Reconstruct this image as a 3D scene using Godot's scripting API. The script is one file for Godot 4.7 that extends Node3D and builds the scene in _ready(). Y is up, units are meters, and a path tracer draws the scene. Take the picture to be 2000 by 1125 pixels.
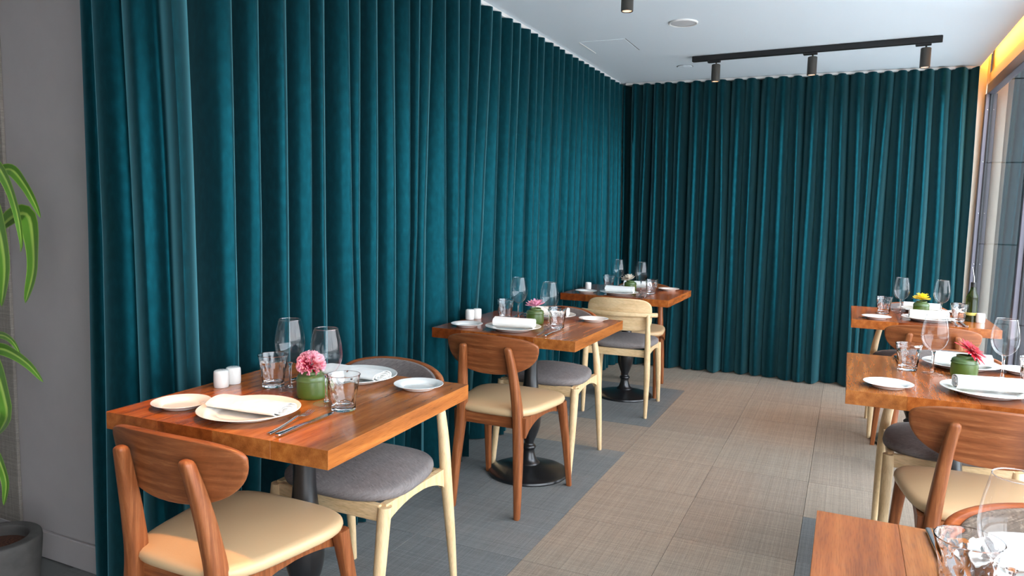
extends Node3D

# ---------------------------------------------------------------- mesh builder
class MB:
	var v := PackedVector3Array()
	var t := PackedInt32Array()
	var uv := PackedVector2Array()

	func pt(p: Vector3, u := Vector2.ZERO) -> int:
		v.append(p)
		uv.append(u)
		return v.size() - 1

	func tri(a: int, b: int, c: int) -> void:
		t.append(a)
		t.append(b)
		t.append(c)

	func quad(a: int, b: int, c: int, d: int) -> void:
		tri(a, b, c)
		tri(a, c, d)

	# rows of points joined into a sheet; wrap closes each row into a ring
	func grid(rows: Array, wrap := false, uvs := false) -> void:
		var base := v.size()
		var n: int = rows[0].size()
		for j in rows.size():
			for i in n:
				pt(rows[j][i], Vector2(float(i) / maxf(n - 1, 1), float(j) / maxf(rows.size() - 1, 1)) if uvs else Vector2.ZERO)
		for j in rows.size() - 1:
			for i in (n if wrap else n - 1):
				var k := (i + 1) % n
				quad(base + j * n + i, base + j * n + k, base + (j + 1) * n + k, base + (j + 1) * n + i)

	func fan(ring: Array, flip := false) -> void:
		var c := Vector3.ZERO
		for p in ring:
			c += p
		var m := pt(c / ring.size())
		var base := v.size()
		for p in ring:
			pt(p)
		for i in ring.size():
			var k := (i + 1) % ring.size()
			if flip:
				tri(m, base + k, base + i)
			else:
				tri(m, base + i, base + k)

	# closed body from rings, with a cap at each end
	func body(rings: Array) -> void:
		grid(rings, true)
		fan(rings[0], false)
		fan(rings[rings.size() - 1], true)

	func join(o: MB, x := Transform3D()) -> void:
		var base := v.size()
		for i in o.v.size():
			v.append(x * o.v[i])
			uv.append(o.uv[i])
		for i in o.t:
			t.append(base + i)

	# one ArrayMesh; faces that meet at less than the crease angle are shaded smoothly
	func done(crease := 38.0, closed := true) -> ArrayMesh:
		if closed:
			var vol := 0.0
			for k in range(0, t.size(), 3):
				vol += v[t[k]].dot(v[t[k + 1]].cross(v[t[k + 2]]))
			if vol > 0.0:
				for k in range(0, t.size(), 3):
					var s := t[k + 1]
					t[k + 1] = t[k + 2]
					t[k + 2] = s
		var ids := {}
		var w := PackedInt32Array()
		w.resize(v.size())
		for i in v.size():
			var key := Vector3i((v[i] * 20000.0).round())
			if not ids.has(key):
				ids[key] = ids.size()
			w[i] = ids[key]
		var fn := PackedVector3Array()
		var near := []
		near.resize(ids.size())
		for i in near.size():
			near[i] = PackedInt32Array()
		var keep := PackedInt32Array()
		for k in range(0, t.size(), 3):
			var a := w[t[k]]
			var b := w[t[k + 1]]
			var c := w[t[k + 2]]
			if a == b or b == c or a == c:
				continue
			var n := (v[t[k + 2]] - v[t[k]]).cross(v[t[k + 1]] - v[t[k]])
			var f := fn.size()
			fn.append(n)
			keep.append(k)
			near[a].append(f)
			near[b].append(f)
			near[c].append(f)
		var lim := cos(deg_to_rad(crease))
		var unit := PackedVector3Array()
		for n in fn:
			unit.append(n.normalized())
		var ov := PackedVector3Array()
		var on := PackedVector3Array()
		var ou := PackedVector2Array()
		for f in keep.size():
			for q in 3:
				var i := t[keep[f] + q]
				var s := Vector3.ZERO
				for g in near[w[i]]:
					if unit[g].dot(unit[f]) >= lim:
						s += fn[g]
				ov.append(v[i])
				on.append(s.normalized() if s.length_squared() > 0.0 else unit[f])
				ou.append(uv[i])
		var arr := []
		arr.resize(Mesh.ARRAY_MAX)
		arr[Mesh.ARRAY_VERTEX] = ov
		arr[Mesh.ARRAY_NORMAL] = on
		arr[Mesh.ARRAY_TEX_UV] = ou
		var m := ArrayMesh.new()
		m.add_surface_from_arrays(Mesh.PRIMITIVE_TRIANGLES, arr)
		return m


# ---------------------------------------------------------------- shapes
func spow(x: float, e: float) -> float:
	return signf(x) * pow(absf(x), e)

# a superellipse ring, flat in the plane of ax and ay
func ring(c: Vector3, ax: Vector3, ay: Vector3, n := 20, e := 2.0) -> Array:
	var r := []
	for i in n:
		var a := TAU * i / n
		r.append(c + ax * spow(cos(a), 2.0 / e) + ay * spow(sin(a), 2.0 / e))
	return r

func lathe(profile: Array, seg := 40) -> MB:
	var m := MB.new()
	var rows := []
	for p in profile:
		rows.append(ring(Vector3(0, p.y, 0), Vector3(p.x, 0, 0), Vector3(0, 0, p.x), seg))
	m.grid(rows, true)
	return m

# upright bar: each knot is [x, y, z, half width x, half width z]; splined between knots
func bar(knots: Array, e := 2.0, seg := 16, steps := 5, round_ends := true) -> MB:
	var rows := []
	var n := knots.size()
	var list := []
	for k in n - 1:
		for s in steps:
			list.append(knot_at(knots, k, float(s) / steps))
	list.append(knots[n - 1])
	if round_ends:
		var b = list[0]
		var dir: Vector3 = (Vector3(list[1][0], list[1][1], list[1][2]) - Vector3(b[0], b[1], b[2])).normalized()
		var r: float = minf(b[3], b[4])
		list[0] = [b[0] + dir.x * r * .3, b[1] + dir.y * r * .3, b[2] + dir.z * r * .3, b[3], b[4]]
		list.insert(0, [b[0], b[1], b[2], b[3] * .8, b[4] * .8])
		var l = list[list.size() - 1]
		var pl = list[list.size() - 2]
		dir = (Vector3(l[0], l[1], l[2]) - Vector3(pl[0], pl[1], pl[2])).normalized()
		r = minf(l[3], l[4])
		for q in [[.35, .93], [.6, .75], [.78, .5], [.85, .2]]:
			list.append([l[0] + dir.x * r * q[0], l[1] + dir.y * r * q[0], l[2] + dir.z * r * q[0], l[3] * q[1], l[4] * q[1]])
	for k in list:
		rows.append(ring(Vector3(k[0], k[1], k[2]), Vector3(k[3], 0, 0), Vector3(0, 0, k[4]), seg, e))
	var m := MB.new()
	m.body(rows)
	return m

func knot_at(knots: Array, k: int, s: float) -> Array:
	var a = knots[maxi(k - 1, 0)]
	var b = knots[k]
	var c = knots[k + 1]
	var d = knots[mini(k + 2, knots.size() - 1)]
	var r := []
	for i in 5:
		r.append(cubic_interpolate(b[i], c[i], a[i], d[i], s))
	return r

# swept section along a path; half sizes (across, up) per point
func sweep(path: Array, sizes: Array, up := Vector3.UP, e := 2.0, seg := 14) -> MB:
	var rows := []
	for i in path.size():
		var tan: Vector3 = (path[mini(i + 1, path.size() - 1)] - path[maxi(i - 1, 0)]).normalized()
		var side := tan.cross(up).normalized()
		var u := side.cross(tan).normalized()
		var s: Vector2 = sizes[mini(i, sizes.size() - 1)]
		rows.append(ring(path[i], side * s.x, u * s.y, seg, e))
	var m := MB.new()
	m.body(rows)
	return m

func rbox(size: Vector3, b := .003, at := Vector3.ZERO, corner := 1) -> MB:
	var m := MB.new()
	var rows := []
	var h := size * .5
	for lv in [[-h.y, b], [-h.y + b, 0.0], [h.y - b, 0.0], [h.y, b]]:
		var r := []
		var x: float = h.x - lv[1]
		var z: float = h.z - lv[1]
		var c: float = minf(b, minf(x, z) * .5)
		for q in [[1, 1], [-1, 1], [-1, -1], [1, -1]]:
			for s in corner + 1:
				var a: float = (PI / 2) * s / corner + [0.0, PI / 2, PI, PI * 1.5][[[1, 1], [-1, 1], [-1, -1], [1, -1]].find(q)]
				r.append(at + Vector3(q[0] * (x - c) + cos(a) * c, lv[0], q[1] * (z - c) + sin(a) * c))
		rows.append(r)
	m.body(rows)
	return m

# flat outline (in a plane given by ax, ay) pushed along az with a small chamfer
func slab(outline: Array, ax: Vector3, ay: Vector3, az: Vector3, b := .002) -> MB:
	var c := Vector2.ZERO
	for p in outline:
		c += p
	c /= outline.size()
	var rows := []
	var ln := az.length()
	for lv in [[0.0, 1], [b, 0], [ln - b, 0], [ln, 1]]:
		var r := []
		for p in outline:
			var q: Vector2 = p
			if lv[1] == 1:
				q = p + (c - p).normalized() * b
			r.append(ax * q.x + ay * q.y + az.normalized() * lv[0])
		rows.append(r)
	var m := MB.new()
	m.grid(rows, true)
	for k in [0, 3]:
		var poly := PackedVector2Array(outline)
		var idx := Geometry2D.triangulate_polygon(poly)
		var base := m.v.size()
		for p in rows[k]:
			m.pt(p)
		for i in range(0, idx.size(), 3):
			if k == 0:
				m.tri(base + idx[i], base + idx[i + 2], base + idx[i + 1])
			else:
				m.tri(base + idx[i], base + idx[i + 1], base + idx[i + 2])
	# orient the caps like the sides
	return m


# ---------------------------------------------------------------- scene helpers
var taken := {}

func numbered(called: String) -> String:
	if not taken.has(called):
		taken[called] = 0
		return called
	taken[called] += 1
	return "%s_%03d" % [called, taken[called]]

func tag(o: Node, label := "", category := "", group := "", kind := "") -> Node:
	if label:
		o.set_meta("label", label)
	if category:
		o.set_meta("category", category)
	if group:
		o.set_meta("group", group)
	if kind:
		o.set_meta("kind", kind)
	return o

func thing(called: String, label: String, category: String, at := Vector3.ZERO, turn := 0.0, group := "") -> Node3D:
	var o := Node3D.new()
	o.name = numbered(called)
	add_child(o)
	o.position = at
	o.rotation.y = deg_to_rad(turn)
	tag(o, label, category, group)
	return o

func part(parent: Node, called: String, mesh: Mesh, mat: Material, label := "", at := Vector3.ZERO) -> MeshInstance3D:
	var o := MeshInstance3D.new()
	o.name = called
	o.mesh = mesh
	o.material_override = null
	o.set_surface_override_material(0, mat)
	o.position = at
	o.cast_shadow = GeometryInstance3D.SHADOW_CASTING_SETTING_ON
	parent.add_child(o, true)
	if label:
		o.set_meta("label", label)
	return o

func struct(called: String, label: String, mesh: Mesh, mat: Material, at := Vector3.ZERO, category := "") -> MeshInstance3D:
	var o := part(self, numbered(called), mesh, mat, label, at)
	o.set_meta("kind", "structure")
	if category:
		o.set_meta("category", category)
	return o

func copy_of(src: Node3D, label: String, at: Vector3, turn := 0.0, group := "") -> Node3D:
	var o: Node3D = src.duplicate()
	var base := String(src.name)
	o.name = numbered(base)
	add_child(o)
	o.position = at
	o.rotation = Vector3(0, deg_to_rad(turn), 0)
	tag(o, label, "", group)
	return o

# the first call makes the thing, later ones copy it
var protos := {}
func place(kind: String, maker: Callable, called: String, label: String, category: String, at: Vector3, turn := 0.0, group := "") -> Node3D:
	if not protos.has(kind):
		var o := thing(called, label, category, at, turn, group)
		maker.call(o)
		protos[kind] = o
		return o
	var src: Node3D = protos[kind]
	var c: Node3D = src.duplicate()
	c.name = numbered(called)
	add_child(c)
	c.position = at
	c.rotation = Vector3(0, deg_to_rad(turn), 0)
	tag(c, label, category, group)
	return c


# ---------------------------------------------------------------- materials
var M := {}

func mat(c: Color, rough := .6, metal := 0.0) -> StandardMaterial3D:
	var m := StandardMaterial3D.new()
	m.albedo_color = c
	m.roughness = rough
	m.metallic = metal
	return m

func rgb8(r: int, g: int, b: int) -> Color:
	return Color8(r, g, b)

func noise_tex(freq: float, sd: int, ramp: Array, size := 512, warp := 0.0, octaves := 4, normal := false, bump := 4.0) -> NoiseTexture2D:
	var n := FastNoiseLite.new()
	n.seed = sd
	n.frequency = freq
	n.noise_type = FastNoiseLite.TYPE_SIMPLEX_SMOOTH
	n.fractal_octaves = octaves
	if warp > 0.0:
		n.domain_warp_enabled = true
		n.domain_warp_amplitude = warp
		n.domain_warp_frequency = freq * .8
	var tex := NoiseTexture2D.new()
	tex.width = size
	tex.height = size
	tex.seamless = true
	tex.noise = n
	if normal:
		tex.as_normal_map = true
		tex.bump_strength = bump
	elif ramp:
		var g := Gradient.new()
		var off := PackedFloat32Array()
		var col := PackedColorArray()
		for r in ramp:
			off.append(r[0])
			col.append(r[1])
		g.offsets = off
		g.colors = col
		tex.color_ramp = g
	return tex

# wood: grain runs along the axis (0 x, 1 y, 2 z) of each part
func wood(tex: Texture2D, fine: Texture2D, axis: int, along: float, across: float, rough: float, tint := Color.WHITE, shift := Vector3.ZERO, coat := 0.0) -> StandardMaterial3D:
	var m := mat(tint, rough)
	m.albedo_texture = tex
	m.uv1_triplanar = true
	var s := Vector3.ONE * across
	s[axis] = along
	m.uv1_scale = s
	m.uv1_offset = shift
	m.metallic_specular = .4
	m.detail_enabled = true
	m.detail_albedo = fine
	m.detail_blend_mode = BaseMaterial3D.BLEND_MODE_MUL
	m.detail_uv_layer = BaseMaterial3D.DETAIL_UV_2
	m.uv2_triplanar = true
	var s2 := Vector3.ONE * across * 2.2
	s2[axis] = along * 1.6
	m.uv2_scale = s2
	m.uv2_offset = shift * 1.7
	if coat > 0.0:
		m.clearcoat_enabled = true
		m.clearcoat = coat
		m.clearcoat_roughness = .12
	return m

func image_tex(w: int, h: int, f: Callable) -> ImageTexture:
	var data := PackedByteArray()
	data.resize(w * h * 3)
	var k := 0
	for y in h:
		for x in w:
			var c: Color = f.call(x, y)
			data[k] = clampi(int(c.r * 255.0), 0, 255)
			data[k + 1] = clampi(int(c.g * 255.0), 0, 255)
			data[k + 2] = clampi(int(c.b * 255.0), 0, 255)
			k += 3
	return ImageTexture.create_from_image(Image.create_from_data(w, h, false, Image.FORMAT_RGB8, data))

# woven carpet tile: threads both ways, broken light slubs
func carpet_tex(sd: int, slub: float) -> ImageTexture:
	var r := RandomNumberGenerator.new()
	r.seed = sd
	var n := 512
	var val := PackedFloat32Array()
	val.resize(n * n)
	var cols := PackedFloat32Array()
	var rows := PackedFloat32Array()
	for i in n:
		cols.append(r.randf_range(-.045, .045))
		rows.append(r.randf_range(-.045, .045))
	for y in n:
		for x in n:
			var weave := .06 if (x / 2 + y / 2) % 2 == 0 else -.06
			val[y * n + x] = .72 + cols[x / 2 * 2 % n] + rows[y / 2 * 2 % n] + weave + r.randf_range(-.06, .06)
	for k in 1700:
		var x := r.randi_range(0, n - 1)
		var y := r.randi_range(0, n - 1)
		var ln := r.randi_range(12, 70)
		var vert := r.randf() < .5
		var amp := slub * r.randf_range(.4, 1.0) * (1.0 if r.randf() < .75 else -1.0)
		for s in ln:
			for q in 1:
				var px := (x + (q if vert else s)) % n
				var py := (y + (s if vert else q)) % n
				val[py * n + px] += amp
	return image_tex(n, n, func(x, y): return Color(val[y * n + x], val[y * n + x], val[y * n + x]))

# tweed-like upholstery cloth
func cloth_tex(sd: int, lo: Color, hi: Color) -> ImageTexture:
	var r := RandomNumberGenerator.new()
	r.seed = sd
	var n := 256
	var a := PackedFloat32Array()
	a.resize(n * n)
	for k in n * n:
		a[k] = .5
	for k in 5200:
		var x := r.randi_range(0, n - 1)
		var y := r.randi_range(0, n - 1)
		var d := r.randf_range(-.38, .38)
		for s in r.randi_range(3, 9):
			a[((y + s / 2) % n) * n + (x + s) % n] += d
	return image_tex(n, n, func(x, y): return lo.lerp(hi, clampf(a[y * n + x], 0.0, 1.0)))

func make_materials() -> void:
	var fine := noise_tex(.035, 5, [[0.0, Color(.80, .78, .76)], [.45, Color(.96, .95, .94)], [1.0, Color(1, 1, 1)]], 512, 0.0, 3)
	var table_w := noise_tex(.006, 11, [[0.0, rgb8(142, 82, 38)], [.35, rgb8(166, 98, 46)], [.6, rgb8(178, 108, 52)], [.85, rgb8(190, 120, 60)], [1.0, rgb8(198, 130, 70)]], 512, 40.0, 4)
	var brown_w := noise_tex(.008, 21, [[0.0, rgb8(112, 62, 32)], [.45, rgb8(143, 82, 46)], [.62, rgb8(150, 88, 51)], [.72, rgb8(170, 107, 66)], [.8, rgb8(150, 88, 50)], [1.0, rgb8(164, 102, 62)]], 512, 60.0, 4)
	var ash_w := noise_tex(.008, 31, [[0.0, rgb8(214, 178, 130)], [.5, rgb8(230, 198, 152)], [1.0, rgb8(238, 210, 168)]], 512, 40.0, 4)
	for k in 6:
		var tint: Color = [Color(1, 1, 1), Color(1.0, .92, .86), Color(.86, .77, .7), Color(1.0, .97, .9), Color(.78, .64, .57), Color(.96, .9, .84)][k]
		M["table%d" % k] = wood(table_w, fine, 0, .6, 8.0, .26, tint, Vector3(.37 * k, .23 * k, .61 * k), .3)
	M.brown_y = wood(brown_w, fine, 1, .7, 14.0, .38)
	M.brown_x = wood(brown_w, fine, 0, .7, 12.0, .34)
	M.ash_y = wood(ash_w, fine, 1, 1.0, 9.0, .42)
	M.ash_x = wood(ash_w, fine, 0, 1.0, 8.0, .42)
	M.orange_x = wood(brown_w, fine, 0, .7, 12.0, .35, Color(1.25, 1.12, 1.0))
	M.leather = mat(rgb8(206, 172, 130), .42)
	var nt := noise_tex(.06, 77, [], 256, 0.0, 3, true, 1.2)
	M.leather.normal_enabled = true
	M.leather.normal_texture = nt
	M.leather.normal_scale = .25
	M.leather.uv1_triplanar = true
	M.leather.uv1_scale = Vector3.ONE * 9.0
	M.fabric = mat(Color.WHITE, .95)
	M.fabric.albedo_texture = cloth_tex(9, rgb8(92, 84, 82), rgb8(150, 142, 138))
	M.fabric.uv1_triplanar = true
	M.fabric.uv1_scale = Vector3.ONE * 2.2
	M.tweed = mat(Color.WHITE, .95)
	M.tweed.albedo_texture = cloth_tex(10, rgb8(50, 40, 36), rgb8(200, 178, 154))
	M.tweed.uv1_triplanar = true
	M.tweed.uv1_scale = Vector3.ONE * 2.0
	M.iron = mat(rgb8(22, 22, 24), .32, .0)
	M.iron.clearcoat_enabled = true
	M.iron.clearcoat = .5
	M.iron.clearcoat_roughness = .25
	# velvet
	M.velvet = mat(rgb8(36, 150, 170), .37, .84)
	M.velvet.albedo_texture = noise_tex(.02, 41, [[0.0, Color(.29, .29, .29)], [.5, Color(.345, .345, .345)], [1.0, Color(.42, .42, .42)]], 512, 20.0, 5)
	M.velvet.uv1_triplanar = true
	M.velvet.uv1_scale = Vector3(5.0, 1.6, 5.0)
	M.velvet.rim_enabled = true
	M.velvet.rim = 2.0
	M.velvet.rim_tint = .66
	M.velvet.metallic_specular = .1
	M.ceiling = mat(rgb8(232, 241, 247), .85)
	M.white_paint = mat(rgb8(236, 234, 230), .6)
	M.grey_wall = mat(rgb8(168, 160, 157), .8)
	M.grey_wall.albedo_texture = noise_tex(.03, 51, [[0.0, Color(.98, .98, .98)], [1.0, Color(1, 1, 1)]], 256)
	M.grey_wall.uv1_triplanar = true
	M.cream_wall = mat(rgb8(226, 214, 196), .7)
	M.linen = mat(rgb8(190, 178, 166), .9)
	M.linen.albedo_texture = carpet_tex(61, .1)
	M.linen.uv1_triplanar = true
	M.linen.uv1_scale = Vector3.ONE * 2.6
	M.black = mat(rgb8(28, 27, 28), .45)
	M.charcoal = mat(rgb8(64, 62, 58), .4, .2)
	M.frame = mat(rgb8(104, 102, 112), .4, .35)
	M.gasket = mat(rgb8(14, 14, 18), .6)
	M.porcelain = mat(rgb8(240, 238, 232), .18)
	M.porcelain.clearcoat_enabled = true
	M.porcelain.clearcoat = .4
	M.porcelain.clearcoat_roughness = .08
	M.napkin = mat(rgb8(243, 241, 236), .9)
	M.napkin.normal_enabled = true
	M.napkin.normal_texture = noise_tex(.012, 71, [], 256, 0.0, 3, true, 6.0)
	M.napkin.normal_scale = .5
	M.napkin.uv1_triplanar = true
	M.napkin.uv1_scale = Vector3.ONE * 7.0
	M.steel = mat(rgb8(206, 206, 208), .16, 1.0)
	M.chrome = mat(rgb8(225, 225, 225), .1, 1.0)
	# glass
	M.bowl = mat(Color(1, 1, 1, .0), .0)
	M.bowl.transparency = BaseMaterial3D.TRANSPARENCY_ALPHA
	M.bowl.metallic_specular = .5
	M.pane = mat(Color(.93, .97, .97, .02), .0)
	M.pane.transparency = BaseMaterial3D.TRANSPARENCY_ALPHA
	M.crystal = mat(Color(1, 1, 1, 0), .02)
	M.crystal.refraction_enabled = true
	M.crystal.refraction_scale = .05
	M.bottle = mat(rgb8(58, 70, 18), .05)
	M.bottle.albedo_color.a = .25
	M.bottle.refraction_enabled = true
	M.bottle.refraction_scale = .05
	M.jar = mat(rgb8(86, 110, 44), .28)
	M.jar.backlight_enabled = true
	M.jar.backlight = Color(.5, .62, .2)
	M.jar.subsurf_scatter_enabled = true
	M.jar.subsurf_scatter_strength = .3
	M.jar.clearcoat_enabled = true
	M.jar.clearcoat = .5
	M.jar_collar = mat(rgb8(82, 106, 56), .3)
	M.jar_collar.clearcoat_enabled = true
	M.jar_collar.clearcoat = .4
	M.salt = mat(rgb8(240, 238, 232), .4)
	M.label = mat(rgb8(196, 178, 92), .7)
	# plants
	M.leaf = mat(Color.WHITE, .3)
	M.leaf.albedo_texture = image_tex(64, 16, func(x, y):
		var u := absf(x / 63.0 - .5) * 2.0
		var dark := rgb8(92, 138, 50)
		var lime := rgb8(186, 208, 104)
		var k := clampf(1.0 - u / .28, 0.0, 1.0)
		var s := .5 + .5 * sin(x * 1.3)
		var c: Color = dark.lerp(lime, clampf(k * 1.5, 0.0, 1.0)).lerp(rgb8(96, 150, 34), .35 * s)
		return c.lerp(lime, .6) if u > .93 else c)
	M.leaf.backlight_enabled = true
	M.leaf.backlight = Color(.5, .5, .3)
	M.cane = mat(rgb8(120, 98, 70), .85)
	M.concrete = mat(rgb8(88, 84, 80), .85)
	M.concrete.albedo_texture = noise_tex(.02, 81, [[0.0, Color(.8, .8, .8)], [1.0, Color(1, 1, 1)]], 256)
	M.concrete.uv1_triplanar = true
	M.concrete.uv1_scale = Vector3.ONE * 3.0
	M.soil = mat(rgb8(96, 58, 38), .95)
	M.soil.albedo_texture = noise_tex(.09, 82, [[0.0, Color(.4, .36, .34)], [.55, Color(.9, .85, .8)], [.7, Color(1.0, .95, .9)], [1.0, Color(1, 1, 1)]], 256)
	M.soil.uv1_triplanar = true
	M.soil.uv1_scale = Vector3.ONE * 5.0
	M.stem = mat(rgb8(92, 124, 50), .6)
	for f in [["pink", rgb8(226, 70, 104)], ["blush", rgb8(240, 170, 200)], ["ivory", rgb8(244, 232, 214)], ["yellow", rgb8(255, 230, 24)], ["crimson", rgb8(214, 16, 48)]]:
		var pm := mat(f[1], .7)
		pm.backlight_enabled = true
		pm.backlight = Color(.4, .4, .4)
		M[f[0]] = pm
	M.pink.albedo_color = Color.WHITE
	M.pink.albedo_texture = image_tex(32, 32, func(x, y):
		var s: float = y / 31.0
		var streak := .5 + .5 * sin(x * 1.9) * sin(x * .7 + 1.0)
		return rgb8(206, 30, 72).lerp(rgb8(252, 206, 214), clampf((s - .45) * 1.7 * (.5 + streak), 0.0, 1.0)))
	# outside
	M.granite = mat(rgb8(54, 55, 57), .8)
	M.granite.albedo_texture = noise_tex(.2, 91, [[0.0, Color(.62, .62, .64)], [1.0, Color(1, 1, 1)]], 256, 0.0, 3)
	M.granite.uv1_triplanar = true
	M.granite.uv1_scale = Vector3.ONE * 2.0
	M.pavement = mat(rgb8(214, 212, 208), .9)
	# carpet
	var ca := carpet_tex(101, .06)
	var cb := carpet_tex(102, .06)
	var tones := [rgb8(200, 180, 158), rgb8(195, 175, 154), rgb8(160, 160, 156), rgb8(153, 154, 151)]
	for k in 4:
		var cm := mat(tones[k], .95)
		cm.albedo_texture = ca if k % 2 == 0 else cb
		M["carpet%d" % k] = cm
	M.led = mat(Color(1, 1, 1), .5)
	M.led.emission_enabled = true
	M.led.emission = rgb8(255, 190, 90)
	M.led.emission_energy_multiplier = 4.0
	M.bulb = mat(Color(1, 1, 1), .5)
	M.bulb.emission_enabled = true
	M.bulb.emission = rgb8(255, 186, 120)
	M.bulb.emission_energy_multiplier = 1.6


# ---------------------------------------------------------------- chairs (facing -z, origin on the floor under the seat)
func seat_rings(w_front: float, w_back: float, depth: float, y0: float, y1: float, dome: float, e := 3.2) -> MB:
	var rows := []
	var th := y1 - y0
	for lv in [[.0, y0], [.8, y0], [.93, y0 + th * .05], [.985, y0 + th * .25], [1.0, y0 + th * .5], [.99, y0 + th * .75], [.955, y0 + th * .93], [.9, y1], [.75, y1 + dome * .45], [.5, y1 + dome * .8], [.25, y1 + dome * .95], [.0, y1 + dome]]:
		var r := []
		for i in 48:
			var a := TAU * i / 48.0
			var z := spow(sin(a), 2.0 / e) * depth * .5
			var k := z / depth + .5
			var w: float = lerpf(w_front, w_back, smoothstep(0.0, 1.0, k)) * .5
			r.append(Vector3(spow(cos(a), 2.0 / e) * w * lv[0], lv[1], z * lv[0]))
		rows.append(r)
	var m := MB.new()
	m.grid(rows, true)
	return m

# curved half-moon board; thick in metres; s0..s1 lets a pad or a rim be cut from the same outline
func moon(a: float, up: float, down: float, yc: float, zc: float, curve: float, tilt: float, thick: float, shrink := 1.0, lift := 0.0, e := 2.3) -> MB:
	var m := MB.new()
	var rows := []
	var f := func(x: float, y: float, off: float) -> Vector3:
		var z := zc + tilt * (y) - curve * pow(x / a, 2.0)
		var n := Vector3(2.0 * curve * x / (a * a), -tilt, 1.0).normalized()
		return Vector3(x, yc + y, z) + n * off
	var layers := [[.0, -.5], [.3, -.5], [.6, -.5], [.85, -.5], [.955, -.5], [.985, -.38], [1.0, -.12], [1.0, .12], [.985, .38], [.955, .5], [.85, .5], [.6, .5], [.3, .5], [.0, .5]]
	for l in layers:
		var r := []
		for i in 56:
			var an := TAU * i / 56.0
			var x := spow(cos(an), 2.0 / e) * a * shrink
			var y := spow(sin(an), 2.0 / e)
			y = y * (up if y > 0.0 else down) * shrink
			r.append(f.call(x * l[0], y * l[0], l[1] * thick + lift))
		rows.append(r)
	m.grid(rows, true)
	return m

func rail_side(x: float, z0: float, z1: float, top: float, lo0: float, mid: float, lo1: float, th: float) -> MB:
	var pts := []
	pts.append(Vector2(z0, top))
	for k in 13:
		var s := k / 12.0
		var y: float = lerpf(lo0, lo1, s)
		y = lerpf(y, mid, pow(sin(s * PI), .7))
		pts.append(Vector2(lerpf(z0, z1, s), y))
	pts.append(Vector2(z1, top))
	return shifted(slab(pts, Vector3(0, 0, 1), Vector3(0, 1, 0), Vector3(th, 0, 0), .002), Vector3(x - th * .5, 0, 0))

func shifted(m: MB, by: Vector3) -> MB:
	for i in m.v.size():
		m.v[i] += by
	return m

func chair_brown(o: Node3D) -> void:
	part(o, "seat", seat_rings(.468, .37, .435, .425, .465, .014, 3.8).done(50), M.leather, "beige leather seat pad", Vector3(0, 0, .0075))
	part(o, "backrest", moon(.215, .045, .125, .73, .235, .045, .16, .016).done(50), M.brown_x)
	for s in [-1.0, 1.0]:
		part(o, "leg", bar([[.155 * s, 0, .238, .013, .015], [.147 * s, .22, .222, .019, .022], [.134 * s, .42, .205, .021, .027], [.125 * s, .54, .218, .019, .025], [.115 * s, .65, .240, .0175, .020], [.105 * s, .722, .258, .016, .016]], 3.0).done(45), M.brown_y)
		part(o, "leg", bar([[.214 * s, 0, -.236, .012, .013], [.205 * s, .2, -.205, .016, .017], [.19 * s, .425, -.165, .021, .022]], 3.4, 16, 4, false).done(45), M.brown_y)
		part(o, "seat_rail", rail_side(.162 * s, -.165, .205, .43, .372, .402, .345, .02).done(40), M.brown_y)
	part(o, "front_rail", rbox(Vector3(.34, .045, .02), .003, Vector3(0, .403, -.165)).done(), M.brown_x)
	part(o, "rear_rail", rbox(Vector3(.27, .05, .02), .003, Vector3(0, .402, .19)).done(), M.brown_x)

func chair_round(o: Node3D, rim: Material) -> void:
	part(o, "seat", seat_rings(.465, .39, .43, .43, .474, .02, 2.9).done(50), M.fabric, "grey woven seat pad", Vector3(0, 0, .012))
	var back := part(o, "backrest", moon(.205, .06, .13, .725, .205, .05, .14, .02).done(50), rim, "wooden back shell with a slim rim")
	part(back, "back_pad", moon(.205, .06, .13, .725, .205, .05, .14, .012, .9, -.012).done(50), M.tweed if rim == M.orange_x else M.fabric, "woven grey back pad")
	for s in [-1.0, 1.0]:
		part(o, "leg", bar([[.212 * s, 0, .24, .011, .011], [.208 * s, .2, .215, .0165, .0165], [.203 * s, .42, .185, .02, .02], [.185 * s, .55, .196, .018, .018], [.15 * s, .70, .216, .0135, .0135]], 2.0).done(60), M.ash_y)
		part(o, "leg", bar([[.208 * s, 0, -.235, .0115, .0115], [.206 * s, .2, -.205, .0175, .0175], [.2 * s, .43, -.165, .021, .021]], 2.0, 16, 4, false).done(60), M.ash_y)
		part(o, "seat_rail", rail_side(.195 * s, -.165, .19, .437, .375, .415, .36, .022).done(40), M.ash_y)
	part(o, "front_rail", rbox(Vector3(.38, .05, .022), .003, Vector3(0, .41, -.168)).done(), M.ash_x)
	part(o, "rear_rail", rbox(Vector3(.36, .05, .022), .003, Vector3(0, .405, .175)).done(), M.ash_x)

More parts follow.
